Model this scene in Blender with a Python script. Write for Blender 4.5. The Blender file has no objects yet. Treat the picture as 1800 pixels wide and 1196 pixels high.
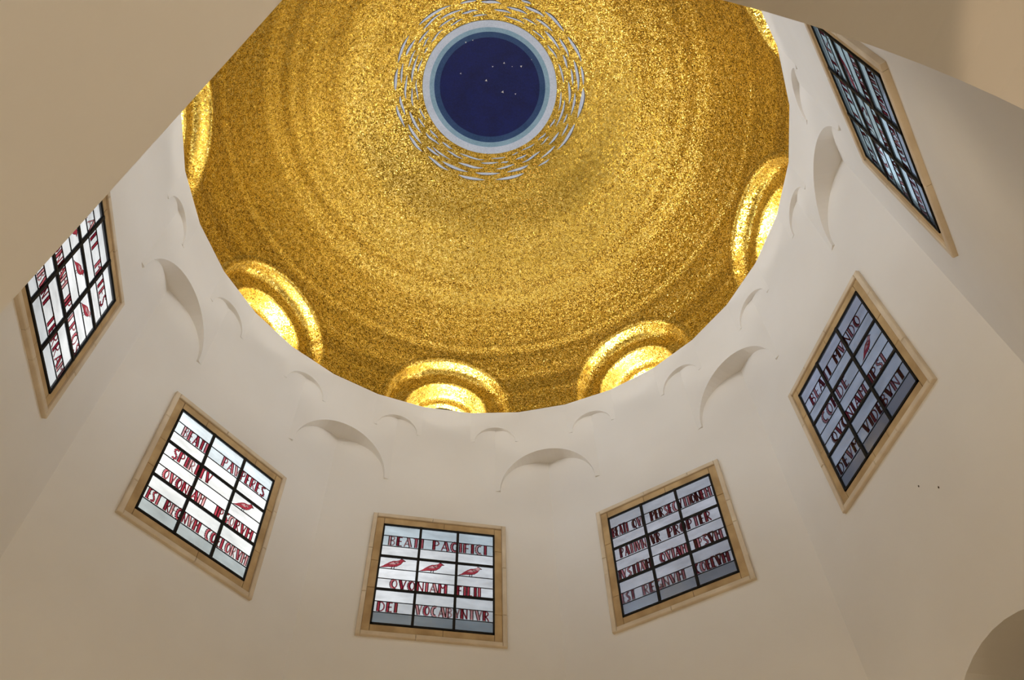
import bpy, math, random
from mathutils import Matrix, Vector
PI = math.pi
S = 4.5            # metres per unit of the drum's inner apothem
EYE = 1.6          # camera height over the floor
scene = bpy.context.scene
COL = scene.collection
random.seed(7)

# ------------------------------------------------------------------ camera
cam_d = bpy.data.cameras.new('camera')
cam = bpy.data.objects.new('camera', cam_d)
COL.objects.link(cam)
cam_d.sensor_width = 36.0
cam_d.lens = 36.0 * 1347.23 / 1800.0
cam_d.clip_start = 0.02
RT = Vector((0.98170220, -0.18927597, -0.02086605))
DN = Vector((0.13932386, 0.78863921, -0.59886313))
FW = Vector((0.12980619, 0.58499812, 0.80057951))
m3 = Matrix((RT, -DN, -FW)).transposed()
cam.matrix_world = Matrix.Translation((-0.19199600 * S, -1.14312065 * S, EYE)) @ m3.to_4x4()
scene.camera = cam

# ------------------------------------------------------------------ exposure
scene.view_settings.view_transform = 'Standard'
scene.view_settings.look = 'None'
scene.view_settings.gamma = 1.0
scene.view_settings.use_curve_mapping = False
scene.view_settings.exposure = 0.0
scene.cycles.use_denoising = True
scene.cycles.max_bounces = 10
scene.cycles.diffuse_bounces = 6
scene.cycles.glossy_bounces = 4
scene.cycles.transparent_max_bounces = 12
scene.cycles.sample_clamp_indirect = 4.0
scene.cycles.caustics_reflective = False
scene.cycles.caustics_refractive = False

# ------------------------------------------------------------------ sky: overcast, brightest where the sun stands behind the cloud
SKY = 15.0
w = bpy.data.worlds.new('overcast_sky')
scene.world = w
w.use_nodes = True
nt = w.node_tree
nt.nodes.clear()
def N(nt, kind, **kw):
    n = nt.nodes.new(kind)
    for k, v in kw.items():
        if k in n.inputs.keys():
            n.inputs[k].default_value = v
        else:
            setattr(n, k, v)
    return n
tc = N(nt, 'ShaderNodeTexCoord')
dot = N(nt, 'ShaderNodeVectorMath', operation='DOT_PRODUCT')
sd = Vector((-0.48, 0.62, 0.60)).normalized()
dot.inputs[1].default_value = sd
nt.links.new(tc.outputs['Generated'], dot.inputs[0])
ramp = N(nt, 'ShaderNodeValToRGB')
e = ramp.color_ramp.elements
e[0].position = 0.0; e[0].color = (0.10, 0.12, 0.14, 1)
e[1].position = 1.0; e[1].color = (1.0, 1.0, 0.97, 1)
x = e.new(0.5); x.color = (0.20, 0.22, 0.26, 1)
x = e.new(0.8); x.color = (0.45, 0.48, 0.52, 1)
nt.links.new(dot.outputs['Value'], ramp.inputs['Fac'])
noi = N(nt, 'ShaderNodeTexNoise', Scale=5.0, Detail=5.0, Roughness=0.55)
nt.links.new(tc.outputs['Generated'], noi.inputs['Vector'])
mr = N(nt, 'ShaderNodeMapRange')
mr.inputs['From Min'].default_value = 0.3; mr.inputs['From Max'].default_value = 0.7
mr.inputs['To Min'].default_value = 0.75; mr.inputs['To Max'].default_value = 1.3
nt.links.new(noi.outputs['Fac'], mr.inputs['Value'])
mulc = N(nt, 'ShaderNodeVectorMath', operation='SCALE')
nt.links.new(ramp.outputs['Color'], mulc.inputs[0])
nt.links.new(mr.outputs['Result'], mulc.inputs['Scale'])
bg = N(nt, 'ShaderNodeBackground')
bg.inputs['Strength'].default_value = SKY
wo = N(nt, 'ShaderNodeOutputWorld')
nt.links.new(mulc.outputs[0], bg.inputs['Color'])
nt.links.new(bg.outputs[0], wo.inputs['Surface'])

# ------------------------------------------------------------------ frame helpers
def frame_of(k):
    """outward normal and inside-right vector of the side k (0 = far side, +1 = 45 deg clockwise)"""
    a = math.radians(90.0 - 45.0 * k)
    n = Vector((math.cos(a), math.sin(a), 0.0))
    return n, Vector((n.y, -n.x, 0.0))
def P(n, r, s, d, z):
    """s to the right, d from the axis, z over the camera: all in apothems"""
    q = n * d + r * s
    return Vector((q.x * S, q.y * S, EYE + z * S))

# lamps on the ledge at the foot of each dome niche (real lamps of the place)
LAMP_W = 150.0
for k in range(8):
    n, r = frame_of(k)
    ld = bpy.data.lights.new('ledge_lamp', 'POINT')
    ld.energy = LAMP_W
    ld.color = (1.0, 0.92, 0.82)
    ld.shadow_soft_size = 0.05
    lo = bpy.data.objects.new('ledge_lamp', ld)
    lo.location = P(n, r, 0.0, 1.105, 2.435)
    lo['kind'] = 'helper'
    COL.objects.link(lo)
# fill spots added on the same ledge, brightening the drum walls opposite
FILL_W = {0: (125, 1), 1: (105, 1), 2: (180, 1), 3: (65, 0), 4: (40, 0), 5: (65, 0), 6: (250, 1), 7: (115, 1)}   # watts, cool or warm colour
for k in range(8):
    n, r = frame_of(k)
    ld = bpy.data.lights.new('ledge_fill', 'SPOT')
    ld.energy = FILL_W[k][0]
    ld.color = (0.66, 0.87, 1.15) if FILL_W[k][1] else (1.0, 0.93, 0.84)
    ld.spot_size = math.radians(80); ld.spot_blend = 0.6
    ld.shadow_soft_size = 0.12
    lo = bpy.data.objects.new('ledge_fill', ld)
    a = P(n, r, 0.03, 1.085, 2.44); b = P(n, r, 0.0, -1.0, 1.55)
    lo.location = a
    lo.rotation_euler = (b - a).to_track_quat('-Z', 'Y').to_euler()
    lo['kind'] = 'helper'
    COL.objects.link(lo)
# fill lights added in the ambulatory to brighten the near arch
AMB_W = 90.0
for k in (3, 4):
    n, r = frame_of(k + 0.5)
    ld = bpy.data.lights.new('ambulatory_fill', 'POINT')
    ld.energy = AMB_W * (2.0 if k == 3 else 0.3)
    ld.color = (1.0, 0.80, 0.55)
    ld.shadow_soft_size = 0.15
    lo = bpy.data.objects.new('ambulatory_fill', ld)
    lo.location = P(n, r, 0.0, 1.68, 0.55)
    lo['kind'] = 'helper'
    COL.objects.link(lo)
# unseen fill disc added near the floor's centre, lights the lower drum
ld = bpy.data.lights.new('floor_fill', 'AREA')
ld.shape = 'DISK'; ld.size = 2.2
ld.energy = 88.0; ld.color = (1.0, 0.72, 0.40)
lo = bpy.data.objects.new('floor_fill', ld)
lo.location = (0.0, 0.15*S, 1.0); lo.rotation_euler = (PI, 0, 0); lo['kind'] = 'helper'
COL.objects.link(lo)

# two warm fill spots added over the near archway, facing the drum
for s_ in (-0.30, 0.30):
    n, r = frame_of(4)
    ld = bpy.data.lights.new('near_arch_fill', 'SPOT')
    ld.energy = 90.0; ld.color = (1.0, 0.78, 0.48); ld.spot_size = math.radians(165); ld.spot_blend = 0.5; ld.shadow_soft_size = 0.14
    lo = bpy.data.objects.new('near_arch_fill', ld)
    a = P(n, r, s_, 0.955, 1.10); b = P(n, r, 0, -1.0, 1.25)
    lo.location = a; lo.rotation_euler = (b - a).to_track_quat('-Z', 'Y').to_euler(); lo['kind'] = 'helper'
    COL.objects.link(lo)
# a warm spot added low at the left to light the near arch
ld = bpy.data.lights.new('jamb_fill_spot', 'SPOT')
ld.energy = 260.0; ld.color = (1.0, 0.70, 0.42); ld.spot_size = math.radians(24); ld.spot_blend = 0.15; ld.shadow_soft_size = 0.05
lo = bpy.data.objects.new('jamb_fill_spot', ld)
a = Vector((-0.60*S, -0.55*S, EYE - 0.10*S)); b = Vector((0.28*S, -1.10*S, EYE + 0.45*S))
lo.location = a; lo.rotation_euler = (b - a).to_track_quat('-Z', 'Y').to_euler(); lo['kind'] = 'helper'
COL.objects.link(lo)

# ------------------------------------------------------------------ object helpers
def mesh_obj(name, verts, faces, mats, parent=None, mi=None, smooth=False):
    me = bpy.data.meshes.new(name)
    me.from_pydata([tuple(v) for v in verts], [], faces)
    for m in (mats if isinstance(mats, (list, tuple)) else [mats]):
        me.materials.append(m)
    if mi:
        me.polygons.foreach_set('material_index', mi)
    if smooth:
        me.polygons.foreach_set('use_smooth', [True] * len(me.polygons))
    me.update()
    o = bpy.data.objects.new(name, me)
    COL.objects.link(o)
    if parent is not None:
        o.parent = parent
    return o
def tag(o, label, cat=None, kind=None, group=None):
    o['label'] = label
    if cat: o['category'] = cat
    if kind: o['kind'] = kind
    if group: o['group'] = group
    return o
class MB:
    def __init__(s): s.v = []; s.f = []; s.mi = []
    def add(s, pts, m=0):
        b = len(s.v); s.v += [Vector(p) for p in pts]; s.f.append(tuple(range(b, b + len(pts)))); s.mi.append(m)
    def grid(s, rows, m=0):
        b = len(s.v); nc = len(rows[0])
        for rw in rows: s.v += [Vector(p) for p in rw]
        for i in range(len(rows) - 1):
            for j in range(nc - 1):
                s.f.append((b + i*nc + j, b + i*nc + j+1, b + (i+1)*nc + j+1, b + (i+1)*nc + j)); s.mi.append(m)
    def box(s, n, r, s0, s1, d0, d1, z0, z1, m=0):
        c = [P(n, r, a, d, z) for z in (z0, z1) for d in (d0, d1) for a in (s0, s1)]
        b = len(s.v); s.v += c
        for q in ((0,1,3,2), (4,6,7,5), (0,4,5,1), (2,3,7,6), (0,2,6,4), (1,5,7,3)):
            s.f.append(tuple(b + i for i in q)); s.mi.append(m)
    def make(s, name, mats, parent=None, smooth=False):
        return mesh_obj(name, s.v, s.f, mats, parent, s.mi, smooth)

# ------------------------------------------------------------------ materials
def mat(name):
    m = bpy.data.materials.new(name); m.use_nodes = True
    nt = m.node_tree; nt.nodes.clear()
    out = nt.nodes.new('ShaderNodeOutputMaterial')
    return m, nt, out
def principled(nt, out, **kw):
    b = nt.nodes.new('ShaderNodeBsdfPrincipled')
    for k, v in kw.items():
        b.inputs[k.replace('_', ' ')].default_value = v
    nt.links.new(b.outputs[0], out.inputs['Surface'])
    return b
def noisy(name, c1, c2, scale, rough=0.9, spec=0.5, bump=0.02, detail=5, lo=0.35, hi=0.65):
    m, nt, out = mat(name)
    b = principled(nt, out, Roughness=rough)
    b.inputs['Specular IOR Level'].default_value = spec
    t = nt.nodes.new('ShaderNodeTexCoord')
    n = N(nt, 'ShaderNodeTexNoise', Scale=scale, Detail=detail)
    nt.links.new(t.outputs['Object'], n.inputs['Vector'])
    r = nt.nodes.new('ShaderNodeValToRGB')
    r.color_ramp.elements[0].position = lo; r.color_ramp.elements[0].color = (*c1, 1)
    r.color_ramp.elements[1].position = hi; r.color_ramp.elements[1].color = (*c2, 1)
    nt.links.new(n.outputs['Fac'], r.inputs['Fac'])
    nt.links.new(r.outputs['Color'], b.inputs['Base Color'])
    n2 = N(nt, 'ShaderNodeTexNoise', Scale=scale * 12, Detail=4.0)
    nt.links.new(t.outputs['Object'], n2.inputs['Vector'])
    bp = N(nt, 'ShaderNodeBump', Strength=0.25, Distance=bump)
    nt.links.new(n2.outputs['Fac'], bp.inputs['Height'])
    nt.links.new(bp.outputs[0], b.inputs['Normal'])
    return m
M_plaster = noisy('white_plaster', (0.77, 0.75, 0.72), (0.80, 0.785, 0.76), 0.8, bump=0.004)
M_floor = noisy('stone_floor', (0.35, 0.30, 0.24), (0.45, 0.40, 0.33), 2.0, rough=0.4)
M_moulding = noisy('pale_limestone', (0.60, 0.50, 0.37), (0.72, 0.62, 0.48), 3.0, bump=0.004)
M_band = noisy('tan_limestone', (0.40, 0.27, 0.13), (0.56, 0.40, 0.21), 3.5, bump=0.004, detail=8)
M_joint = noisy('dark_mortar', (0.16, 0.11, 0.07), (0.2, 0.14, 0.09), 6.0)
M_iron = noisy('black_iron', (0.010, 0.010, 0.010), (0.018, 0.017, 0.016), 8.0, rough=0.7, spec=0.12)
M_hole = noisy('dark_hole', (0.03, 0.02, 0.015), (0.05, 0.03, 0.02), 8.0)

def gold():
    """small gold tesserae: every cell its own tone and its own tilt"""
    m, nt, out = mat('gold_mosaic')
    L = nt.links.new
    t = nt.nodes.new('ShaderNodeTexCoord')
    v = N(nt, 'ShaderNodeTexVoronoi', Scale=70.0); v.feature = 'F1'
    L(t.outputs['Object'], v.inputs['Vector'])
    sep = nt.nodes.new('ShaderNodeSeparateColor'); L(v.outputs['Color'], sep.inputs[0])
    n = N(nt, 'ShaderNodeTexNoise', Scale=14.0, Detail=4.0); L(t.outputs['Object'], n.inputs['Vector'])
    ad = N(nt, 'ShaderNodeMath', operation='ADD'); L(sep.outputs[0], ad.inputs[0]); L(n.outputs['Fac'], ad.inputs[1])
    hf = N(nt, 'ShaderNodeMath', operation='MULTIPLY'); L(ad.outputs[0], hf.inputs[0]); hf.inputs[1].default_value = 0.5
    r = nt.nodes.new('ShaderNodeValToRGB')
    e = r.color_ramp.elements
    e[0].position = 0.22; e[0].color = (0.13, 0.06, 0.006, 1)
    e[1].position = 0.85; e[1].color = (1.0, 0.84, 0.34, 1)
    q = e.new(0.40); q.color = (0.42, 0.27, 0.03, 1)
    q = e.new(0.60); q.color = (0.74, 0.52, 0.085, 1)
    L(hf.outputs[0], r.inputs['Fac'])
    b = principled(nt, out, Metallic=0.85, Roughness=0.27)
    L(r.outputs['Color'], b.inputs['Base Color'])
    # tilt of each tessera
    g = nt.nodes.new('ShaderNodeNewGeometry')
    sub = N(nt, 'ShaderNodeVectorMath', operation='SUBTRACT'); L(v.outputs['Color'], sub.inputs[0]); sub.inputs[1].default_value = (.5, .5, .5)
    sc = N(nt, 'ShaderNodeVectorMath', operation='SCALE'); L(sub.outputs[0], sc.inputs[0]); sc.inputs['Scale'].default_value = 0.38
    # courses: the rings the tesserae are laid in wave a little from one to the next
    sx = nt.nodes.new('ShaderNodeSeparateXYZ'); L(t.outputs['Object'], sx.inputs[0])
    nn = N(nt, 'ShaderNodeTexNoise', Scale=3.2, Detail=5.0, Roughness=0.6); nn.noise_dimensions = '1D'; L(sx.outputs['Z'], nn.inputs['W'])
    c1 = N(nt, 'ShaderNodeMath', operation='SUBTRACT'); L(nn.outputs['Fac'], c1.inputs[0]); c1.inputs[1].default_value = 0.5
    c2 = N(nt, 'ShaderNodeMath', operation='MULTIPLY'); L(c1.outputs[0], c2.inputs[0]); c2.inputs[1].default_value = 0.7
    cz = nt.nodes.new('ShaderNodeCombineXYZ'); L(c2.outputs[0], cz.inputs['Z'])
    a1 = N(nt, 'ShaderNodeVectorMath', operation='ADD'); L(g.outputs['Normal'], a1.inputs[0]); L(sc.outputs[0], a1.inputs[1])
    a2 = N(nt, 'ShaderNodeVectorMath', operation='ADD'); L(a1.outputs[0], a2.inputs[0]); L(cz.outputs[0], a2.inputs[1])
    nm = N(nt, 'ShaderNodeVectorMath', operation='NORMALIZE'); L(a2.outputs[0], nm.inputs[0])
    L(nm.outputs[0], b.inputs['Normal'])
    return m
M_gold = gold()

def mosaic(name, c1, c2, scale=60.0, rough=0.55, tilt=0.1):
    m, nt, out = mat(name)
    L = nt.links.new
    t = nt.nodes.new('ShaderNodeTexCoord')
    v = N(nt, 'ShaderNodeTexVoronoi', Scale=scale); L(t.outputs['Object'], v.inputs['Vector'])
    sep = nt.nodes.new('ShaderNodeSeparateColor'); L(v.outputs['Color'], sep.inputs[0])
    n = N(nt, 'ShaderNodeTexNoise', Scale=3.0, Detail=3.0); L(t.outputs['Object'], n.inputs['Vector'])
    mx = N(nt, 'ShaderNodeMath', operation='MULTIPLY_ADD'); L(sep.outputs[0], mx.inputs[0]); mx.inputs[1].default_value = 0.5
    L(n.outputs['Fac'], mx.inputs[2])
    r = nt.nodes.new('ShaderNodeValToRGB')
    r.color_ramp.elements[0].position = 0.35; r.color_ramp.elements[0].color = (*c1, 1)
    r.color_ramp.elements[1].position = 1.0; r.color_ramp.elements[1].color = (*c2, 1)
    L(mx.outputs[0], r.inputs['Fac'])
    b = principled(nt, out, Roughness=rough)
    b.inputs['Specular IOR Level'].default_value = 0.2
    L(r.outputs['Color'], b.inputs['Base Color'])
    return m
M_navy = mosaic('navy_mosaic', (0.0015, 0.004, 0.040), (0.0035, 0.009, 0.085))
M_blue = mosaic('slate_blue_mosaic', (0.012, 0.040, 0.11), (0.025, 0.060, 0.16))
M_teal = mosaic('grey_blue_mosaic', (0.17, 0.30, 0.42), (0.24, 0.38, 0.52))
M_pale = mosaic('pale_grey_mosaic', (0.42, 0.50, 0.66), (0.55, 0.63, 0.80))
M_silver = mosaic('silver_mosaic', (0.46, 0.54, 0.75), (0.64, 0.72, 0.90))
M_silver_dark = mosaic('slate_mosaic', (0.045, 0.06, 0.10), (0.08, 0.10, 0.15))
M_star = mosaic('white_mosaic', (0.60, 0.60, 0.58), (0.8, 0.8, 0.78))

def glass(name, col=None, trans=0.6, transl=0.3, gloss=0.05, wav=0.0):
    """leaded glass: part clear, part milky; the tint is the object's own colour when col is None"""
    m, nt, out = mat(name)
    L = nt.links.new
    if col is None:
        oi = nt.nodes.new('ShaderNodeObjectInfo'); csock = oi.outputs['Color']
    else:
        rgb = nt.nodes.new('ShaderNodeRGB'); rgb.outputs[0].default_value = (*col, 1); csock = rgb.outputs[0]
    if wav:
        t = nt.nodes.new('ShaderNodeTexCoord')
        mp = N(nt, 'ShaderNodeMapping'); mp.inputs['Scale'].default_value = (1.0, 1.0, 3.0)
        L(t.outputs['Object'], mp.inputs[0])
        n = N(nt, 'ShaderNodeTexNoise', Scale=2.2, Detail=6.0, Roughness=0.6); L(mp.outputs[0], n.inputs['Vector'])
        r = N(nt, 'ShaderNodeMapRange'); r.inputs['From Min'].default_value = .3; r.inputs['From Max'].default_value = .7
        r.inputs['To Min'].default_value = 1 - wav; r.inputs['To Max'].default_value = 1.0
        L(n.outputs['Fac'], r.inputs['Value'])
        s = N(nt, 'ShaderNodeVectorMath', operation='SCALE'); L(csock, s.inputs[0]); L(r.outputs[0], s.inputs['Scale']); csock = s.outputs[0]
    tr = nt.nodes.new('ShaderNodeBsdfTransparent'); L(csock, tr.inputs[0])
    tl = nt.nodes.new('ShaderNodeBsdfTranslucent'); L(csock, tl.inputs[0])
    gl = nt.nodes.new('ShaderNodeBsdfGlossy'); gl.inputs['Roughness'].default_value = 0.2
    mx = nt.nodes.new('ShaderNodeMixShader'); mx.inputs[0].default_value = transl / (trans + transl)
    L(tr.outputs[0], mx.inputs[1]); L(tl.outputs[0], mx.inputs[2])
    m2 = nt.nodes.new('ShaderNodeMixShader'); m2.inputs[0].default_value = gloss
    L(mx.outputs[0], m2.inputs[1]); L(gl.outputs[0], m2.inputs[2])
    L(m2.outputs[0], out.inputs['Surface'])
    return m
M_pane = glass('leaded_glass', None, 0.75, 0.25, 0.04, 0.35)
M_ruby = glass('ruby_glass', None, 0.8, 0.2, 0.02, 0.2)
M_ruby_edge = glass('dark_ruby_edge', (0.05, 0.008, 0.012), 0.8, 0.2, 0.02)
M_clear = glass('round_window_glass', (0.95, 0.97, 1.0), 0.9, 0.1, 0.03)

# ================================================================== THE SHELL
ZF = -EYE / S                    # floor
T8 = math.tan(PI / 8)            # half side of the octagon
ARC_R, ARC_Z = 0.303, 0.535      # arches of the ground storey
WH = 0.2110                      # hole of the windows (half)
WZ0, WZ1 = 1.3480, 1.7700
GZ0, GZ1, GW = 1.36555, 1.75205, 0.19369
RIM = 2.38
WT = 0.30                        # thickness of the arcade wall
SIDE = {0: 'north', 1: 'north_east', 2: 'east', 3: 'south_east', 4: 'south', 5: 'south_west', 6: 'west', 7: 'north_west'}
HAS_WINDOW = {0, 1, 2, 3, 6, 7}
NA = 24
def arch_pts(rad, zc, n=NA):
    return [(rad * math.cos(PI * i / n), zc + rad * math.sin(PI * i / n)) for i in range(n + 1)]
def arch_wall(mb, n, r, d, hs, ztop, zc_top):
    """wall sheet at distance d with an arched opening, up to zc_top"""
    pts = arch_pts(ARC_R, ARC_Z)
    for (a, za), (b, zb) in zip(pts, pts[1:]):
        mb.add([P(n, r, a, d, za), P(n, r, a, d, zc_top), P(n, r, b, d, zc_top), P(n, r, b, d, zb)])
    for sg in (-1, 1):
        mb.add([P(n, r, sg*ARC_R, d, ZF), P(n, r, sg*hs, d, ZF), P(n, r, sg*hs, d, zc_top), P(n, r, sg*ARC_R, d, zc_top)])
    mb.add([P(n, r, -hs, d, zc_top), P(n, r, hs, d, zc_top), P(n, r, hs, d, ztop), P(n, r, -hs, d, ztop)])
walls = {}
for k in range(8):
    n, r = frame_of(k)
    mb = MB()
    if k in HAS_WINDOW:
        arch_wall(mb, n, r, 1.0, T8, WZ0, ARC_Z + ARC_R + 0.02)
        for sg in (-1, 1):
            mb.add([P(n, r, sg*WH, 1, WZ0), P(n, r, sg*T8, 1, WZ0), P(n, r, sg*T8, 1, WZ1), P(n, r, sg*WH, 1, WZ1)])
        mb.add([P(n, r, -T8, 1, WZ1), P(n, r, T8, 1, WZ1), P(n, r, T8, 1, RIM), P(n, r, -T8, 1, RIM)])
        c = [(-WH, WZ0), (WH, WZ0), (WH, WZ1), (-WH, WZ1), (-WH, WZ0)]
        mb.grid([[P(n, r, s_, 1.0, z_) for s_, z_ in c], [P(n, r, s_ * 1.18, 1.02, z_ + (0.035 if z_ > 1.5 else -0.035)) for s_, z_ in c]])
    else:
        arch_wall(mb, n, r, 1.0, T8, RIM, ARC_Z + ARC_R + 0.02)
    # soffit and jambs of the arch, through the thickness of the wall
    prof = [(ARC_R, ZF)] + arch_pts(ARC_R, ARC_Z) + [(-ARC_R, ZF)]
    mb.grid([[P(n, r, s_, d_, z_) for s_, z_ in prof] for d_ in (1.0, 1.0 + WT)])
    # back of the wall towards the ambulatory
    arch_wall(mb, n, r, 1.0 + WT, T8 * (1 + WT), 1.15, ARC_Z + ARC_R + 0.02)
    o = mb.make('wall_' + SIDE[k], M_plaster)
    where = {0: 'under the window in the middle of the photograph', 1: 'holding the tilted window right of the middle one', 2: 'holding the diamond-tilted window at the right, over a grey archway',
             3: 'at upper right, holding the steep window cut by the near arch', 4: 'just overhead, its arch framing both upper corners', 5: 'mostly hidden behind the near arch at the left',
             6: 'at the left, holding the window cut by the near arch', 7: 'holding the tilted window at lower left'}[k]
    tag(o, 'cream plaster drum wall ' + where, 'wall', 'structure')
    walls[k] = o
# two small dark holes in the plaster of the east wall
n, r = frame_of(2)
for (s_, z_) in ((0.0257, 1.188), (0.0730, 1.142)):
    mb = MB(); mb.add([P(n, r, s_ + 0.0022*math.cos(t*PI/4), 0.9995, z_ + 0.003*math.sin(t*PI/4)) for t in range(8)])
    mb.make('nail_hole', M_hole, walls[2])

# ---- the upper drum: octagon to sixteen sides to thirty-two sides
ud = bpy.data.objects.new('wall_upper_drum', None)
COL.objects.link(ud); ud.location = (0, 0, EYE + 1.963 * S)
tag(ud, 'pale plaster ring of small and large squinch arches under the gold dome', 'wall', 'structure')
def keep(o, parent):
    """parent without moving: children meshes are written in world space"""
    o.parent = parent
    o.matrix_parent_inverse = Matrix.Translation(parent.location).inverted()
    return o
def squinch(kk, half, rad, zc, ang, name):
    n, r = frame_of(kk)
    depth = lambda s_: (1 - abs(s_) * math.sin(ang)) / math.cos(ang)
    pts = arch_pts(rad, zc, 32)
    zt = zc + rad + 0.012
    face = MB()
    for (a, za), (b, zb) in zip(pts, pts[1:]):
        face.add([P(n, r, a, 1, za), P(n, r, a, 1, zt), P(n, r, b, 1, zt), P(n, r, b, 1, zb)])
    for sg in (-1, 1):
        face.add([P(n, r, sg*rad, 1, zc), P(n, r, sg*half, 1, zc), P(n, r, sg*half, 1, zt), P(n, r, sg*rad, 1, zt)])
        # underside of the little corbel at the foot of the arch
        face.add([P(n, r, sg*rad, 1, zc), P(n, r, sg*half, 1, zc), P(n, r, sg*rad, depth(rad), zc)])
    face.add([P(n, r, -half, 1, zt), P(n, r, half, 1, zt), P(n, r, half, 1, RIM), P(n, r, -half, 1, RIM)])
    # soffit, run back to the wall behind
    face.grid([[P(n, r, a, 1.0 + (depth(a) - 1.0) * t, za) for a, za in pts] for t in (0.0, 0.5, 1.0)])
    return keep(face.make(name, M_plaster), ud)
for k in range(8):
    squinch(k + 0.5, math.tan(PI/16), 0.1800, 1.963, PI/8, 'squinch')
for k in range(16):
    squinch(k/2 + 0.25, math.tan(PI/32), 0.0815, 2.209, PI/16, 'small_squinch')
# the ledge on top of the drum
n32 = 32
mb = MB()
inner = []; outer = []
for i in range(n32 + 1):
    a = (i + 0.5) * 2 * PI / n32
    R0 = 1 / math.cos(PI / 32)
    inner.append(Vector((R0*math.sin(a)*S, R0*math.cos(a)*S, EYE + RIM*S)))
    outer.append(Vector((1.30*math.sin(a)*S, 1.30*math.cos(a)*S, EYE + RIM*S)))
mb.grid([inner, outer])
keep(tag(mb.make('ledge', M_plaster), 'ledge on top of the drum, in front of the dome'), ud)

# ---- floor, ambulatory vault and outer wall
def ring_oct(d0, d1, z, name, m, label, cat):
    mb = MB()
    for k in range(8):
        n, r = frame_of(k)
        mb.add([P(n, r, -T8*d0, d0, z), P(n, r, T8*d0, d0, z), P(n, r, T8*d1, d1, z), P(n, r, -T8*d1, d1, z)])
    return tag(mb.make(name, m), label, cat, 'structure')
ring_oct(0.0, 1.95, ZF, 'floor', M_floor, 'tan stone floor under the drum and the ambulatory', 'floor')
ring_oct(1.0, 1.95, 1.15, 'ceiling_ambulatory', M_plaster, 'cream ceiling of the ambulatory behind the archways', 'ceiling')
mb = MB()
for k in range(8):
    n, r = frame_of(k); d = 1.95
    mb.add([P(n, r, -T8*d, d, ZF), P(n, r, T8*d, d, ZF), P(n, r, T8*d, d, 1.15), P(n, r, -T8*d, d, 1.15)])
tag(mb.make('wall_ambulatory', M_plaster), 'outer plaster wall of the ambulatory around the drum', 'wall', 'structure')

# ================================================================== THE DOME
DZ, DR = 2.40, 1.06
dome = bpy.data.objects.new('ceiling', None)
COL.objects.link(dome); dome.location = (0, 0, EYE + DZ * S)
tag(dome, 'domed ceiling of gold mosaic around a night-blue disc', 'ceiling', 'structure')
def dome_pt(az, pol, rad=DR):
    """azimuth clockwise from north and polar angle (seen from the drum's axis at camera height DZ), degrees"""
    a, p_ = math.radians(az), math.radians(pol)
    return Vector((rad*math.sin(p_)*math.sin(a)*S, rad*math.sin(p_)*math.cos(a)*S, EYE + (DZ + rad*math.cos(p_))*S))
NC_Z = 2.46      # centre height of the niches' arches
NR = 0.258
# gold shell, open where the niches are
verts = []; faces = []
NAZ, NPO = 720, 150
p0, p1 = 14.9, 91.2
for j in range(NPO + 1):
    pol = p0 + (p1 - p0) * j / NPO
    for i in range(NAZ):
        verts.append(dome_pt(i * 360.0 / NAZ, pol))
def in_niche(v):
    x_, y_, z_ = v.x / S, v.y / S, (v.z - EYE) / S
    for k in range(8):
        n, r = frame_of(k)
        if n.x*x_ + n.y*y_ < 0.8: continue
        s_ = r.x*x_ + r.y*y_
        rr = math.hypot(s_, z_ - NC_Z) if z_ > NC_Z else abs(s_)
        if rr < NR + 0.010: return True
    return False
inn = [in_niche(v) for v in verts]
for j in range(NPO):
    for i in range(NAZ):
        a, b = j*NAZ + i, j*NAZ + (i+1) % NAZ
        c, d = b + NAZ, a + NAZ
        if inn[a] or inn[b] or inn[c] or inn[d]: continue
        faces.append((a, b, c, d))
keep(mesh_obj('gold_vault', verts, faces, M_gold, smooth=True), dome)
# concentric rings of the crown
def dome_ring(name, m, pa, pb, rad, n=128):
    mb = MB()
    rows = []
    k_ = max(2, int(abs(pb - pa)))
    for j in range(k_ + 1):
        rows.append([dome_pt(i*360.0/n, pa + (pb - pa)*j/k_, rad) for i in range(n + 1)])
    mb.grid(rows)
    # small step at the outer edge so the ring stands proud
    mb.grid([[dome_pt(i*360.0/n, pb, rad) for i in range(n + 1)], [dome_pt(i*360.0/n, pb, DR) for i in range(n + 1)]])
    return keep(mb.make(name, m, smooth=False), dome)
tag(dome_ring('mosaic_ring', M_pale, 14.76, 16.44, DR - 0.003), 'pale grey outermost ring around the blue disc')
tag(dome_ring('mosaic_ring', M_teal, 13.60, 14.78, DR - 0.002), 'grey-blue ring around the blue disc')
tag(dome_ring('mosaic_ring', M_blue, 12.20, 13.62, DR - 0.001), 'slate-blue ring around the navy disc')
tag(dome_ring('blue_disc', M_navy, 0.0, 12.22, DR), 'navy-blue mosaic disc at the crown of the dome')
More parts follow.
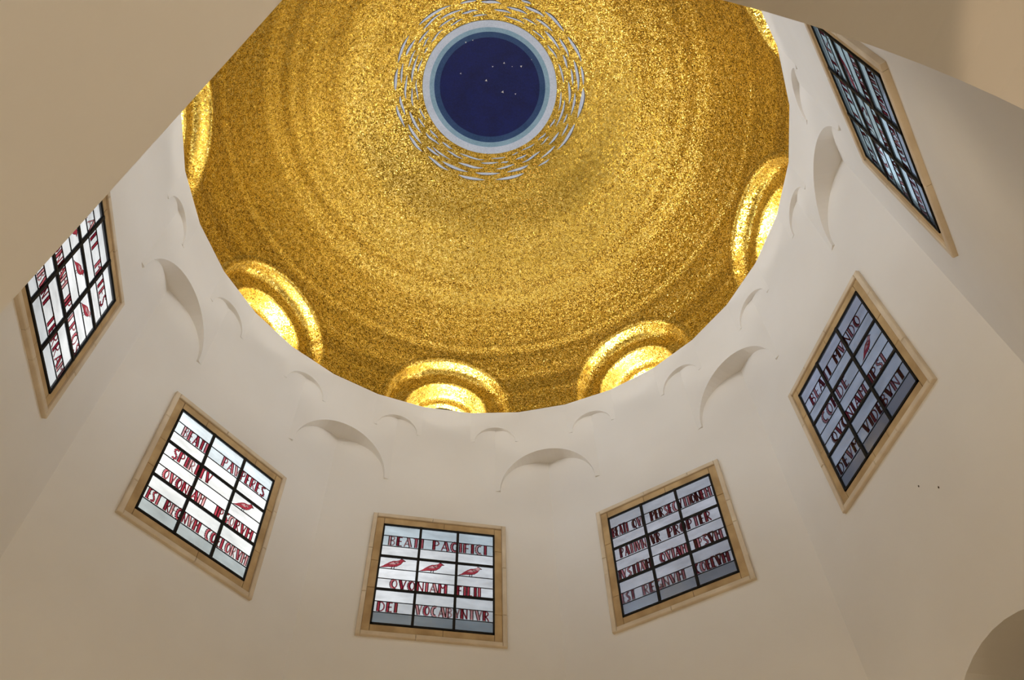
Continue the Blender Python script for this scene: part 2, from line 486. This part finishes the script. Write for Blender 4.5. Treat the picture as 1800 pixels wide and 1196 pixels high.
# silver slivers wheeling round the disc: (azimuth, polar, sweep, end polar, width in photo pixels)
SLIVERS = [(-124.1, 22.95, -21.9, 22.1, 3.5), (-123.5, 21.44, -14.7, 21.49, 2.7), (-136.1, 20.42, -15.9, 20.12, 2.7), (-150.2, 19.16, -11.6, 18.99, 2.9), (-157.1, 17.75, -10.9, 17.77, 2.1), (-131.8, 19.1, -13.2, 19.01, 2.1), (-139.1, 17.76, -10.4, 17.84, 2.1), (-151.9, 21.63, -9.9, 21.45, 2.9), (-164.6, 21.04, -12.5, 20.7, 4.0), (-114.4, 20.36, -11.4, 20.28, 2.4), (-113.8, 18.97, -7.7, 19.12, 1.9), (-119.6, 17.94, -13.2, 18.08, 2.1), (-98.4, 23.16, -17.0, 23.34, 3.5), (-103.5, 21.75, -11.7, 21.59, 3.5), (-96.6, 20.43, -12.8, 20.2, 2.4), (-109.7, 17.92, -5.1, 17.88, 1.9), (-86.3, 19.09, -20.5, 19.1, 2.9), (-94.1, 17.9, -11.7, 17.87, 1.9), (-85.9, 21.6, -12.7, 21.94, 2.7), (-81.3, 23.12, -13.5, 22.92, 4.0), (-74.9, 20.72, -16.4, 20.41, 2.9), (-72.4, 17.87, -16.4, 17.94, 2.1), (-68.8, 19.37, -13.6, 19.04, 2.4), (178.6, 20.14, -14.3, 20.22, 3.2), (168.3, 21.69, -13.8, 21.99, 4.0), (-173.0, 19.12, -12.3, 18.86, 2.7), (179.1, 17.8, -16.1, 17.79, 2.1), (165.9, 18.87, -10.6, 19.2, 2.1), (171.4, 22.81, -6.1, 22.93, 3.2), (158.1, 20.32, -13.5, 20.72, 3.2), (156.4, 23.11, -15.9, 22.93, 4.0), (155.4, 17.6, -11.3, 17.78, 2.1), (148.3, 19.35, -16.9, 19.53, 3.7), (138.4, 21.0, -13.6, 20.8, 3.5), (136.6, 22.94, -16.5, 23.4, 4.0), (139.0, 17.55, -12.8, 17.99, 2.4), (127.4, 19.67, -9.9, 19.66, 3.2), (122.0, 17.87, -15.1, 18.15, 2.7), (121.8, 21.76, -19.8, 21.72, 4.0), (116.6, 20.44, -11.3, 20.39, 2.9), (117.2, 23.09, -11.4, 23.04, 3.2), (107.9, 19.4, -16.2, 19.87, 3.5), (104.0, 22.95, -19.4, 22.84, 5.4), (100.3, 20.97, -15.7, 21.08, 3.1), (99.7, 17.55, -15.5, 17.78, 2.3), (93.9, 18.68, -21.7, 18.89, 2.8), (84.7, 20.1, -7.6, 20.09, 2.3), (76.9, 17.72, -8.0, 17.73, 2.6), (78.8, 21.18, -9.9, 21.38, 2.6), (80.9, 22.75, -20.6, 22.68, 4.0), (63.4, 17.7, -9.1, 17.64, 2.3), (63.0, 18.89, -9.4, 18.86, 2.0), (70.3, 20.26, -12.2, 20.24, 3.1), (50.3, 17.67, -12.8, 17.46, 2.0), (34.7, 17.53, -5.9, 17.54, 1.7), (61.1, 21.55, -13.5, 21.57, 2.8), (50.3, 20.04, -15.9, 20.21, 2.8), (52.3, 22.99, -8.8, 22.85, 2.6), (40.0, 18.86, -9.5, 18.97, 2.6), (23.5, 17.64, -12.4, 17.63, 1.7), (25.0, 18.78, -6.3, 18.92, 2.3), (28.6, 19.94, -14.0, 20.3, 2.8), (38.0, 21.43, -16.2, 21.44, 3.7), (33.1, 22.84, -19.5, 22.93, 4.0), (-0.2, 21.49, 17.4, 21.4, 3.4), (3.0, 18.88, 13.9, 18.64, 2.6), (-72.2, 23.32, 14.2, 23.16, 3.7), (-77.6, 22.05, 12.7, 21.92, 3.4), (-66.1, 20.59, 17.5, 20.36, 3.7), (-58.5, 22.05, 15.8, 21.94, 3.7), (-52.4, 23.25, 13.6, 23.08, 3.7), (-65.8, 17.97, 10.4, 17.79, 2.0), (-59.3, 19.1, 8.8, 18.83, 2.3), (-46.9, 19.4, 13.9, 18.93, 3.1), (-47.2, 18.06, 10.1, 17.95, 2.6), (-32.7, 17.94, 10.4, 17.88, 2.8), (-39.2, 21.45, 11.4, 21.09, 3.1), (-35.9, 20.45, 15.9, 20.47, 2.6), (-34.1, 22.92, 16.0, 23.04, 3.7), (-24.5, 21.84, 18.9, 21.7, 4.0), (-25.6, 18.89, 13.6, 18.92, 2.6), (-15.7, 17.98, 21.1, 17.99, 2.6), (-14.1, 20.28, 19.3, 20.02, 3.4), (-11.0, 23.08, 17.8, 23.04, 3.7)]
PXU = 1.0 / 395.0 / S * S        # one photo pixel at the crown, in apothems
for az, pa, sw, pb, wd in SLIVERS:
    m_ = 9
    hw = math.degrees(wd * PXU * 0.5 / DR) * 1.15
    lo_, mid, hi_, sh = [], [], [], []
    bend = random.uniform(-0.10, 0.10)
    for i in range(m_ + 1):
        t = i / m_
        a = az + sw * t; pc = pa + (pb - pa) * t + bend * math.sin(PI * t * 2)
        wv = hw * (math.sin(PI * min(1, max(0.04, t)) ** 0.85) ** 0.7) if 0 < t < 1 else 0.02
        lo_.append(dome_pt(a, pc - wv, DR - 0.0015)); mid.append(dome_pt(a, pc, DR - 0.0035)); hi_.append(dome_pt(a, pc + wv, DR - 0.0015))
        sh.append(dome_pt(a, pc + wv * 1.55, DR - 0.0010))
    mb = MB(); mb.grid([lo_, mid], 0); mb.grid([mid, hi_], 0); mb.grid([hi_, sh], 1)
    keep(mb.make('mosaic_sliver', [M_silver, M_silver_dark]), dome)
STARS = [(-106.0, 7.82, 3), (-177.7, 5.11, 3), (160.1, 6.9, 4), (135.4, 9.25, 4), (-141.5, 1.86, 4.5), (80.5, 3.34, 5), (86.7, 6.47, 3), (-142.8, 12.4, 3), (-150.8, 12.21, 2.5), (144.0, 7.48, 2), (135.6, 12.32, 2)]
for az, pol, sz in STARS:
    c = dome_pt(az, pol, DR - 0.002)
    q = sz * PXU * S * 0.55
    a0 = random.uniform(0, 6.28)
    pts = []
    for t in range(6):
        rr = q * (1.0 if t % 2 == 0 else 0.42)
        pts.append(c + Vector((rr*math.cos(a0 + t*PI/3), rr*math.sin(a0 + t*PI/3), 0)))
    mb = MB()
    for t in range(6): mb.add([c - Vector((0, 0, 0.006)), pts[t], pts[(t+1) % 6]])
    keep(mb.make('mosaic_star', M_star), dome)

# ---- eight stepped niches at the foot of the dome, each with a round-headed window
def arc_row(k, rad, dep, leg=True, n=40):
    """row of points along the arch; dep: number = distance from the axis, None = on the dome"""
    n_, r_ = frame_of(k)
    row = []
    path = [(rad, 2.372), (rad, 2.41), (rad, 2.44)] + [(rad*math.cos(PI*i/n), NC_Z + rad*math.sin(PI*i/n)) for i in range(n + 1)] + [(-rad, 2.44), (-rad, 2.41), (-rad, 2.372)]
    for s_, z_ in path:
        if isinstance(dep, tuple):
            d = math.sqrt(max(0.0, (DR + dep[0])**2 - (z_ - DZ)**2 - s_*s_))
        else:
            d = dep
        row.append(P(n_, r_, s_, d, z_))
    return row
PROF = [(0.286, (0.0002,)), (0.278, (-0.0022,)), (0.266, (-0.0030,)), (0.2600, (-0.0010,)), (0.2570, (0.006,)),
        (0.2545, 1.040), (0.2490, 1.056), (0.2400, 1.066), (0.2280, 1.0715), (0.2100, 1.0725), (0.1900, 1.0705), (0.1790, 1.0690), (0.1730, 1.0720), (0.1700, 1.079),
        (0.1680, 1.100), (0.1650, 1.130), (0.1610, 1.146), (0.1540, 1.1530), (0.1420, 1.1550), (0.1340, 1.1550), (0.1300, 1.158), (0.1260, 1.172), (0.1230, 1.176), (0.1200, 1.176)]
for k in range(8):
    n, r = frame_of(k)
    mb = MB()
    mb.grid([arc_row(k, a, b) for a, b in PROF])
    ni = keep(mb.make('niche', M_gold, smooth=True), dome)
    mb = MB()
    mb.grid([arc_row(k, 0.1215, 1.1745), arc_row(k, 0.1130, 1.1730), arc_row(k, 0.1120, 1.185)])
    fr = mb.make('window_rim', M_iron); fr.parent = ni
    mb = MB()
    ro = arc_row(k, 0.1125, 1.180)
    mb.add(ro)
    gl = mb.make('window_pane', M_clear); gl.parent = ni
    # daylight reaches the niche through this opening: portal for the sky
    pd = bpy.data.lights.new('sky_portal', 'AREA'); pd.shape = 'RECTANGLE'; pd.size = 0.23*S; pd.size_y = 0.21*S
    pd.cycles.is_portal = True
    po = bpy.data.objects.new('sky_portal', pd); po['kind'] = 'helper'
    zdir = n            # area light looks along -Z: towards the axis
    X = r; Y = Vector((0, 0, 1))
    mtx = Matrix((X, Y, X.cross(Y))).transposed().to_4x4()
    if X.cross(Y).dot(n) < 0:
        mtx = Matrix((-X, Y, (-X).cross(Y))).transposed().to_4x4()
    po.matrix_world = Matrix.Translation(P(n, r, 0, 1.20, 2.475)) @ mtx
    COL.objects.link(po)

# ================================================================== LETTERED WINDOWS
# stroke alphabet of the glazier: (polyline, weight) in a unit box; weight 1 = bold stem, 0 = thin
def arcp(cx, cy, rx, ry, a0, a1, n=7):
    return [(cx + rx*math.cos(math.radians(a0 + (a1-a0)*i/n)), cy + ry*math.sin(math.radians(a0 + (a1-a0)*i/n))) for i in range(n + 1)]
F = {
 'A': (0.72, [([(0.05, 0), (0.52, 1)], 0), ([(0.52, 1), (0.92, 0)], 1), ([(0.2, 0.3), (0.75, 0.3)], 0)]),
 'B': (0.62, [([(0.12, 0), (0.12, 1)], 1), ([(0.15, 0.97)] + arcp(0.4, 0.76, 0.42, 0.2, 80, -80) + [(0.15, 0.55)], 0), ([(0.15, 0.52)] + arcp(0.4, 0.28, 0.48, 0.24, 80, -80) + [(0.15, 0.04)], 0)]),
 'C': (0.62, [(arcp(0.62, 0.5, 0.5, 0.47, 60, 300, 10), 1)]),
 'D': (0.68, [([(0.12, 0), (0.12, 1)], 1), ([(0.15, 0.96)] + arcp(0.35, 0.5, 0.55, 0.46, 80, -80, 9) + [(0.15, 0.04)], 0)]),
 'E': (0.52, [([(0.15, 0), (0.15, 1)], 1), ([(0.15, 0.95), (0.95, 0.95)], 0), ([(0.15, 0.52), (0.85, 0.52)], 0), ([(0.15, 0.05), (0.95, 0.05)], 0)]),
 'F': (0.52, [([(0.15, 0), (0.15, 1)], 1), ([(0.15, 0.95), (0.95, 0.95)], 0), ([(0.15, 0.5), (0.85, 0.5)], 0)]),
 'G': (0.64, [(arcp(0.6, 0.5, 0.48, 0.47, 55, 320, 10), 1), ([(0.6, 0.42), (0.95, 0.42), (0.95, 0.1)], 0)]),
 'H': (0.62, [([(0.12, 0), (0.12, 1)], 1), ([(0.88, 0), (0.88, 1)], 0), ([(0.12, 0.5), (0.88, 0.5)], 0)]),
 'I': (0.26, [([(0.5, 0), (0.5, 1)], 1)]),
 'L': (0.50, [([(0.15, 0), (0.15, 1)], 1), ([(0.15, 0.05), (0.95, 0.05)], 0)]),
 'M': (0.74, [([(0.1, 0), (0.1, 1)], 1), ([(0.12, 0.98), (0.5, 0.52), (0.88, 0.98)], 0), ([(0.9, 0), (0.9, 1)], 1)]),
 'N': (0.68, [([(0.1, 0), (0.1, 1)], 1), ([(0.12, 0.97), (0.88, 0.03)], 0), ([(0.9, 0), (0.9, 1)], 0)]),
 'O': (0.68, [(arcp(0.5, 0.5, 0.4, 0.46, 95, 265, 8), 1), (arcp(0.5, 0.5, 0.4, 0.46, -95, 95, 8), 0)]),
 'P': (0.58, [([(0.12, 0), (0.12, 1)], 1), ([(0.15, 0.96)] + arcp(0.42, 0.72, 0.46, 0.24, 80, -80) + [(0.15, 0.46)], 0)]),
 'Q': (0.70, [(arcp(0.5, 0.53, 0.4, 0.44, 95, 265, 8), 1), (arcp(0.5, 0.53, 0.4, 0.44, -95, 95, 8), 0), ([(0.45, 0.2), (0.9, -0.06)], 0)]),
 'R': (0.64, [([(0.12, 0), (0.12, 1)], 1), ([(0.15, 0.96)] + arcp(0.4, 0.73, 0.42, 0.23, 80, -80) + [(0.15, 0.48)], 0), ([(0.4, 0.48), (0.92, 0)], 0)]),
 'S': (0.54, [([(0.88, 0.86), (0.6, 0.97), (0.25, 0.9), (0.15, 0.72), (0.3, 0.58), (0.75, 0.42), (0.88, 0.24), (0.7, 0.06), (0.35, 0.03), (0.1, 0.14)], 0.5)]),
 'T': (0.60, [([(0.5, 0), (0.5, 0.95)], 1), ([(0.02, 0.95), (0.98, 0.95)], 0)]),
 'V': (0.68, [([(0.08, 1), (0.48, 0.02)], 1), ([(0.48, 0.02), (0.92, 1)], 0)]),
 '-': (0.60, [([(0.0, 0.5), (1.0, 0.5)], 0)]),
}
D_LET = 0.9928       # distance of the lettering from the drum's axis
D_PANE = 0.9945
def ribbon(mb, T, line, half):
    """two dark edges with the coloured glass between them; T maps the window's (s, z) to space"""
    for i, ((x0, y0), (x1, y1)) in enumerate(zip(line, line[1:])):
        dx, dy = x1 - x0, y1 - y0
        L_ = math.hypot(dx, dy)
        if L_ < 1e-9: continue
        px, py = -dy / L_, dx / L_
        for a, b, m_ in ((-1, -0.45, 0), (-0.45, 0.45, 1), (0.45, 1, 0)):
            mb.add([T(x0 + px*half*a, y0 + py*half*a), T(x1 + px*half*a, y1 + py*half*a), T(x1 + px*half*b, y1 + py*half*b), T(x0 + px*half*b, y0 + py*half*b)], m_)
RUBY = [(0.50, 0.04, 0.07), (0.75, 0.16, 0.20), (0.36, 0.02, 0.05), (0.95, 0.45, 0.46), (0.60, 0.06, 0.10)]
RUBY_DARK = [(0.10, 0.01, 0.02), (0.35, 0.04, 0.07), (0.6, 0.22, 0.25), (0.16, 0.02, 0.04), (0.75, 0.30, 0.32)]
def word(win, k, text, u0, u1, v0, v1, pal, macron=()):
    n, r = frame_of(k)
    gw, gh = 2 * GW, GZ1 - GZ0
    x0, x1 = -GW + u0*gw, -GW + u1*gw
    zb, zt = GZ1 - v1*gh, GZ1 - v0*gh
    gap = 0.16
    tot = sum(F[c][0] if c != ' ' else 0.3 for c in text) + gap * (len(text) - 1)
    sc = (x1 - x0) / tot
    h = zt - zb
    x = x0
    for i, c in enumerate(text):
        if c == ' ':
            x += (0.3 + gap) * sc; continue
        wd = F[c][0] * sc
        mb = MB()
        T = lambda X, Y: P(n, r, X, D_LET, Y)
        for line, wt in F[c][1]:
            half = 0.5 * (0.0040 + 0.0062 * wt) * min(1.0, sc / 0.033 + 0.25)
            ribbon(mb, T, [(x + a*wd, zb + b*h) for a, b in line], half * 1.12)
        if i in macron:
            ribbon(mb, T, [(x - 0.02*sc, zt + 0.10*h), (x + wd + 0.02*sc, zt + 0.10*h)], 0.0016)
        o = mb.make('letter', [M_ruby_edge, M_ruby], win)
        o.color = (*random.choice(pal), 1)
        x += wd + gap * sc
BIRD = [(0.0, 0.0), (0.12, 0.14), (0.25, 0.38), (0.40, 0.62), (0.55, 0.78), (0.70, 0.82), (0.80, 0.92), (0.86, 1.08), (0.93, 1.02), (1.06, 0.84), (0.95, 0.82), (0.93, 0.68), (0.86, 0.46), (0.72, 0.24), (0.55, 0.14), (0.36, 0.13), (0.18, 0.05)]
def bird(win, k, u0, u1, v0, v1, pale_head=False):
    n, r = frame_of(k)
    gw, gh = 2 * GW, GZ1 - GZ0
    x0, wd = -GW + u0*gw, (u1 - u0)*gw
    zb, h = GZ1 - v1*gh, (v1 - v0)*gh
    zb += 0.12 * h; h *= 0.88
    mb = MB()
    T = lambda a, b, d=D_LET: P(n, r, x0 + a*wd, d, zb + b*h)
    cx, cy = 0.58, 0.52
    inner = [(cx + 0.02 + (a - cx)*0.52, cy + 0.06 + (b - cy)*0.42) for a, b in BIRD]
    outl = [(cx + (a - cx)*1.06, cy + (b - cy)*1.13) for a, b in BIRD]
    nb = len(BIRD)
    for i in range(nb):
        j = (i + 1) % nb
        head = 6 <= i <= 10
        mb.add([T(*outl[i]), T(*outl[j]), T(*BIRD[j]), T(*BIRD[i])], 0)
        mb.add([T(*BIRD[i]), T(*BIRD[j]), T(*inner[j]), T(*inner[i])], 2 if (head and pale_head) else 1)
        mb.add([T(*inner[i]), T(*inner[j]), T(cx + 0.02, cy + 0.06)], 2 if i % 4 else 0)
    o = mb.make('bird', [M_ruby_edge, M_ruby, M_pink], win)
    o.color = (0.55, 0.06, 0.09, 1)
    lm = MB()
    for a in (0.52, 0.62):
        for (xa, ya), (xb, yb) in (((a, 0.22), (a - 0.02, -0.10)), ((a - 0.02, -0.10), (a + 0.05, -0.13))):
            lm.add([T(xa - 0.016, ya), T(xa + 0.016, ya), T(xb + 0.016, yb), T(xb - 0.016, yb)], 0)
    lm.make('bird_legs', [M_iron], o)
    return o
M_pink = glass('pink_glass', (0.85, 0.45, 0.45), 0.75, 0.25, 0.02)

U = [0.0, 1/3, 2/3, 1.0]
V = [0.0, 0.125, 0.235, 0.345, 0.470, 0.570, 0.675, 0.790, 0.890, 1.0]
def build_window(idx, k, label, rows, birds, pal, tone):
    """tone(row, col) -> tint of the pane"""
    n, r = frame_of(k)
    win = bpy.data.objects.new('window_%d' % idx, None)
    COL.objects.link(win)
    tag(win, label, 'window', 'structure')
    gw, gh = 2 * GW, GZ1 - GZ0
    SX = lambda u: -GW + u * gw
    SZ = lambda v: GZ1 - v * gh
    rnd = random.Random(idx * 11)
    # ---- stone surround: pale moulding outside, tan band inside, in separate blocks
    OW, OZ0, OZ1 = 0.2342, 1.3248, 1.7940
    IW, IZ0, IZ1 = 0.2195, 1.3396, 1.7792
    jn = 0.0006
    bk = MB()
    for s0, s1, z0, z1 in ((-OW + .001, -GW + .003, OZ0 + .001, OZ1 - .001), (GW - .003, OW - .001, OZ0 + .001, OZ1 - .001),
                           (-GW + .003, GW - .003, OZ0 + .001, GZ0 + .003), (-GW + .003, GW - .003, GZ1 - .003, OZ1 - .001)):
        bk.box(n, r, s0, s1, 0.9974, 1.0006, z0, z1)
    bk.make('mortar_bed', M_joint, win)
    def cuts(n_):
        c = [0.0] + sorted(rnd.uniform(i/n_ - 0.12, i/n_ + 0.12) for i in range(1, n_)) + [1.0]
        return c
    def block(name, m, s0, s1, z0, z1, d0, bevel):
        mb = MB()
        b = bevel
        c0 = [(s0, z0), (s1, z0), (s1, z1), (s0, z1)]
        c1 = [(s0 + b, z0 + b), (s1 - b, z0 + b), (s1 - b, z1 - b), (s0 + b, z1 - b)]
        dd = d0 + rnd.uniform(-0.0004, 0.0004)
        A = [P(n, r, s_, 1.000, z_) for s_, z_ in c0]; B = [P(n, r, s_, dd + b, z_) for s_, z_ in c0]; C_ = [P(n, r, s_, dd, z_) for s_, z_ in c1]
        for i in range(4):
            j = (i + 1) % 4
            mb.add([A[i], A[j], B[j], B[i]]); mb.add([B[i], B[j], C_[j], C_[i]])
        mb.add(C_)
        return mb.make(name, m, win)
    DM, DB = 0.9880, 0.9945
    for sg in (-1, 1):                                   # upright mouldings and bands
        c = cuts(3)
        for a, b in zip(c, c[1:]):
            z0, z1 = OZ0 + (OZ1 - OZ0)*a + jn, OZ0 + (OZ1 - OZ0)*b - jn
            s0, s1 = sorted((sg*IW, sg*OW)); block('moulding_block', M_moulding, s0, s1, z0, z1, DM, 0.0018)
        c = cuts(3)
        for a, b in zip(c, c[1:]):
            z0, z1 = IZ0 + (IZ1 - IZ0)*a + jn, IZ0 + (IZ1 - IZ0)*b - jn
            s0, s1 = sorted((sg*(GW + 0.0008), sg*(IW - 0.0004))); block('surround_block', M_band, s0, s1, z0, z1, DB, 0.0008)
    for zz0, zz1, name, m, sw, d in ((OZ0, IZ0, 'moulding_block', M_moulding, IW, DM), (IZ1, OZ1, 'moulding_block', M_moulding, IW, DM),
                                     (IZ0 + .0004, GZ0 - .0008, 'surround_block', M_band, GW, DB), (GZ1 + .0008, IZ1 - .0004, 'surround_block', M_band, GW, DB)):
        c = cuts(2 if rnd.random() < 0.5 else 3)
        for a, b in zip(c, c[1:]):
            block(name, m, -sw + 2*sw*a + jn, -sw + 2*sw*b - jn, zz0, zz1, d, 0.0018 if m is M_moulding else 0.0008)
    # ---- iron frame and bars
    it = 0.0052
    for s0, s1, z0, z1 in ((-GW, -GW + it, GZ0, GZ1), (GW - it, GW, GZ0, GZ1), (-GW, GW, GZ0, GZ0 + it), (-GW, GW, GZ1 - it, GZ1)):
        mb = MB(); mb.box(n, r, s0, s1, 0.9915, 0.9975, z0, z1); mb.make('frame_bar', M_iron, win)
    for u in (1/3, 2/3):
        mb = MB(); mb.box(n, r, SX(u) - 0.0042, SX(u) + 0.0042, 0.9905, 0.9970, GZ0, GZ1); mb.make('upright_bar', M_iron, win)
    for v in (V[3], V[6]):
        mb = MB(); mb.box(n, r, -GW, GW, 0.9909, 0.9968, SZ(v) - 0.0036, SZ(v) + 0.0036); mb.make('cross_bar', M_iron, win)
    # ---- panes and the thin lead lines between them
    for i in range(9):
        for j in range(3):
            lead = 0.0007
            mb = MB()
            s0, s1, z0, z1 = SX(U[j]) + lead, SX(U[j+1]) - lead, SZ(V[i+1]) + lead, SZ(V[i]) - lead
            mb.add([P(n, r, s0, D_PANE, z0), P(n, r, s1, D_PANE, z0), P(n, r, s1, D_PANE, z1), P(n, r, s0, D_PANE, z1)])
            o = mb.make('pane', M_pane, win)
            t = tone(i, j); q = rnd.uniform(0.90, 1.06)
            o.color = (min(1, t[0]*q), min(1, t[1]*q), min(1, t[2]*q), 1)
    for i in (1, 2, 4, 5, 7, 8):
        for j in range(3):
            mb = MB(); mb.box(n, r, SX(U[j]), SX(U[j+1]), 0.9934, 0.9954, SZ(V[i]) - 0.0011, SZ(V[i]) + 0.0011); mb.make('lead_line', M_iron, win)
    for spec in rows:
        text, u0, u1, row = spec[:4]
        v0, v1 = {1: (0.130, 0.231), 2: (0.362, 0.462), 3: (0.575, 0.666), 4: (0.795, 0.886)}[row]
        word(win, k, text, u0, u1, v0, v1, pal, spec[4] if len(spec) > 4 else ())
    for b in birds: bird(win, k, *b)
    # the opening is a portal for the sky
    pd = bpy.data.lights.new('sky_portal', 'AREA'); pd.shape = 'RECTANGLE'; pd.size = 2.36*WH*S; pd.size_y = (WZ1 - WZ0 + 0.07)*S
    pd.cycles.is_portal = True
    po = bpy.data.objects.new('sky_portal', pd); po['kind'] = 'helper'
    X = r; Y = Vector((0, 0, 1))
    if X.cross(Y).dot(n) < 0: X = -X
    po.matrix_world = Matrix.Translation(P(n, r, 0, 1.022, (WZ0 + WZ1)/2)) @ Matrix((X, Y, X.cross(Y))).transposed().to_4x4()
    COL.objects.link(po)
    return win
def sky_tone_of(g, top, mid, low, spread=0.0, cols=(1, 1, 1)):  # row tints paint the sky's darkening toward the window foot into the glass
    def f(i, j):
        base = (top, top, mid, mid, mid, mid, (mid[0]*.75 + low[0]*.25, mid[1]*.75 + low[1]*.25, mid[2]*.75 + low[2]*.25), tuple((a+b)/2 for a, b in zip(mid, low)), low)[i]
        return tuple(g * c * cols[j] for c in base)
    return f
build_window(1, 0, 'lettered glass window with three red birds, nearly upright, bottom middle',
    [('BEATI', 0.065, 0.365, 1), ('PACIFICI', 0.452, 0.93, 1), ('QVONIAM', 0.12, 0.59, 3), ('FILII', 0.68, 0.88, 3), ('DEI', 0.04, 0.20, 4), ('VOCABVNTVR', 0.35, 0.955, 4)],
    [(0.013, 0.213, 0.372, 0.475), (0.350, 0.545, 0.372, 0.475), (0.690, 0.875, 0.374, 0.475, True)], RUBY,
    sky_tone_of(0.11, (0.62, 0.70, 0.74), (1.0, 1.0, 1.0), (0.16, 0.19, 0.21)))
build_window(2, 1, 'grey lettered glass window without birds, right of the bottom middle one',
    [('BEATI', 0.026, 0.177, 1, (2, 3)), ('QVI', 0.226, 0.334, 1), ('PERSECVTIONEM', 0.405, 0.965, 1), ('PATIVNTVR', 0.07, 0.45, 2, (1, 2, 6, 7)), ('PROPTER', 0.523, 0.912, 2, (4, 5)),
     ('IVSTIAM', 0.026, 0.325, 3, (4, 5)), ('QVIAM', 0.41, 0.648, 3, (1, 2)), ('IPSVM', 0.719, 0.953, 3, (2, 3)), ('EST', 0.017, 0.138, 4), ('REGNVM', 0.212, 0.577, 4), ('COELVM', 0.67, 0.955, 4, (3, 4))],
    [], RUBY_DARK, sky_tone_of(0.11, (0.80, 0.80, 0.84), (0.90, 0.88, 0.92), (0.22, 0.24, 0.28)))
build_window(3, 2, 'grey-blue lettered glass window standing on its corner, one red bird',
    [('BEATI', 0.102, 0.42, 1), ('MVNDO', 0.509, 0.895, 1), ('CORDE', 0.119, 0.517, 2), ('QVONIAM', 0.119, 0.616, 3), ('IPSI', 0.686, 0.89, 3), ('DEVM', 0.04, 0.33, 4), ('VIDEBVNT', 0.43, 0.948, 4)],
    [(0.722, 0.885, 0.375, 0.472, True)], RUBY_DARK, sky_tone_of(0.11, (0.80, 0.84, 0.98), (0.82, 0.88, 1.0), (0.26, 0.28, 0.34)))
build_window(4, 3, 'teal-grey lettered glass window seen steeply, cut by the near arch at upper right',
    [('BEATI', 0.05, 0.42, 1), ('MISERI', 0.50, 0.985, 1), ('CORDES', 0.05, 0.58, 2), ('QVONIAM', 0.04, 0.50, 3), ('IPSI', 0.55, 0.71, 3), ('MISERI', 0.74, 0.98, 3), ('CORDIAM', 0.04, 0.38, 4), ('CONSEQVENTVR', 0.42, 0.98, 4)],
    [(0.62, 0.90, 0.372, 0.475)], RUBY_DARK, sky_tone_of(0.30, (0.72, 0.86, 0.88), (0.78, 0.93, 0.95), (0.34, 0.38, 0.42)))
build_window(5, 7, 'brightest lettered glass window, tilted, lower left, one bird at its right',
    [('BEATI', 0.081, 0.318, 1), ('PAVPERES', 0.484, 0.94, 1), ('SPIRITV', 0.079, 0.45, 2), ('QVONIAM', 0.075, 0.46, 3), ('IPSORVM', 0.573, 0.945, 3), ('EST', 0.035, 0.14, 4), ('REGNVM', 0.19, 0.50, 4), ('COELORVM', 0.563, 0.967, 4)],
    [(0.697, 0.873, 0.375, 0.475)], RUBY, sky_tone_of(0.13, (0.80, 0.88, 0.92), (1.0, 1.0, 0.98), (0.38, 0.42, 0.42)))
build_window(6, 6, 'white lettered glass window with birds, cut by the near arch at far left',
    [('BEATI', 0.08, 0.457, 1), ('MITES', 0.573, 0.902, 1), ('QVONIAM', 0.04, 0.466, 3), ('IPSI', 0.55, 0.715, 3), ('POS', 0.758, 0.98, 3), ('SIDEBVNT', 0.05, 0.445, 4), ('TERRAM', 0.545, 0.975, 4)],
    [(0.385, 0.534, 0.378, 0.475), (0.698, 0.857, 0.378, 0.475, True), (0.06, 0.25, 0.378, 0.475)], RUBY, sky_tone_of(0.085, (0.90, 0.92, 0.94), (0.98, 0.99, 1.0), (0.62, 0.64, 0.66)))
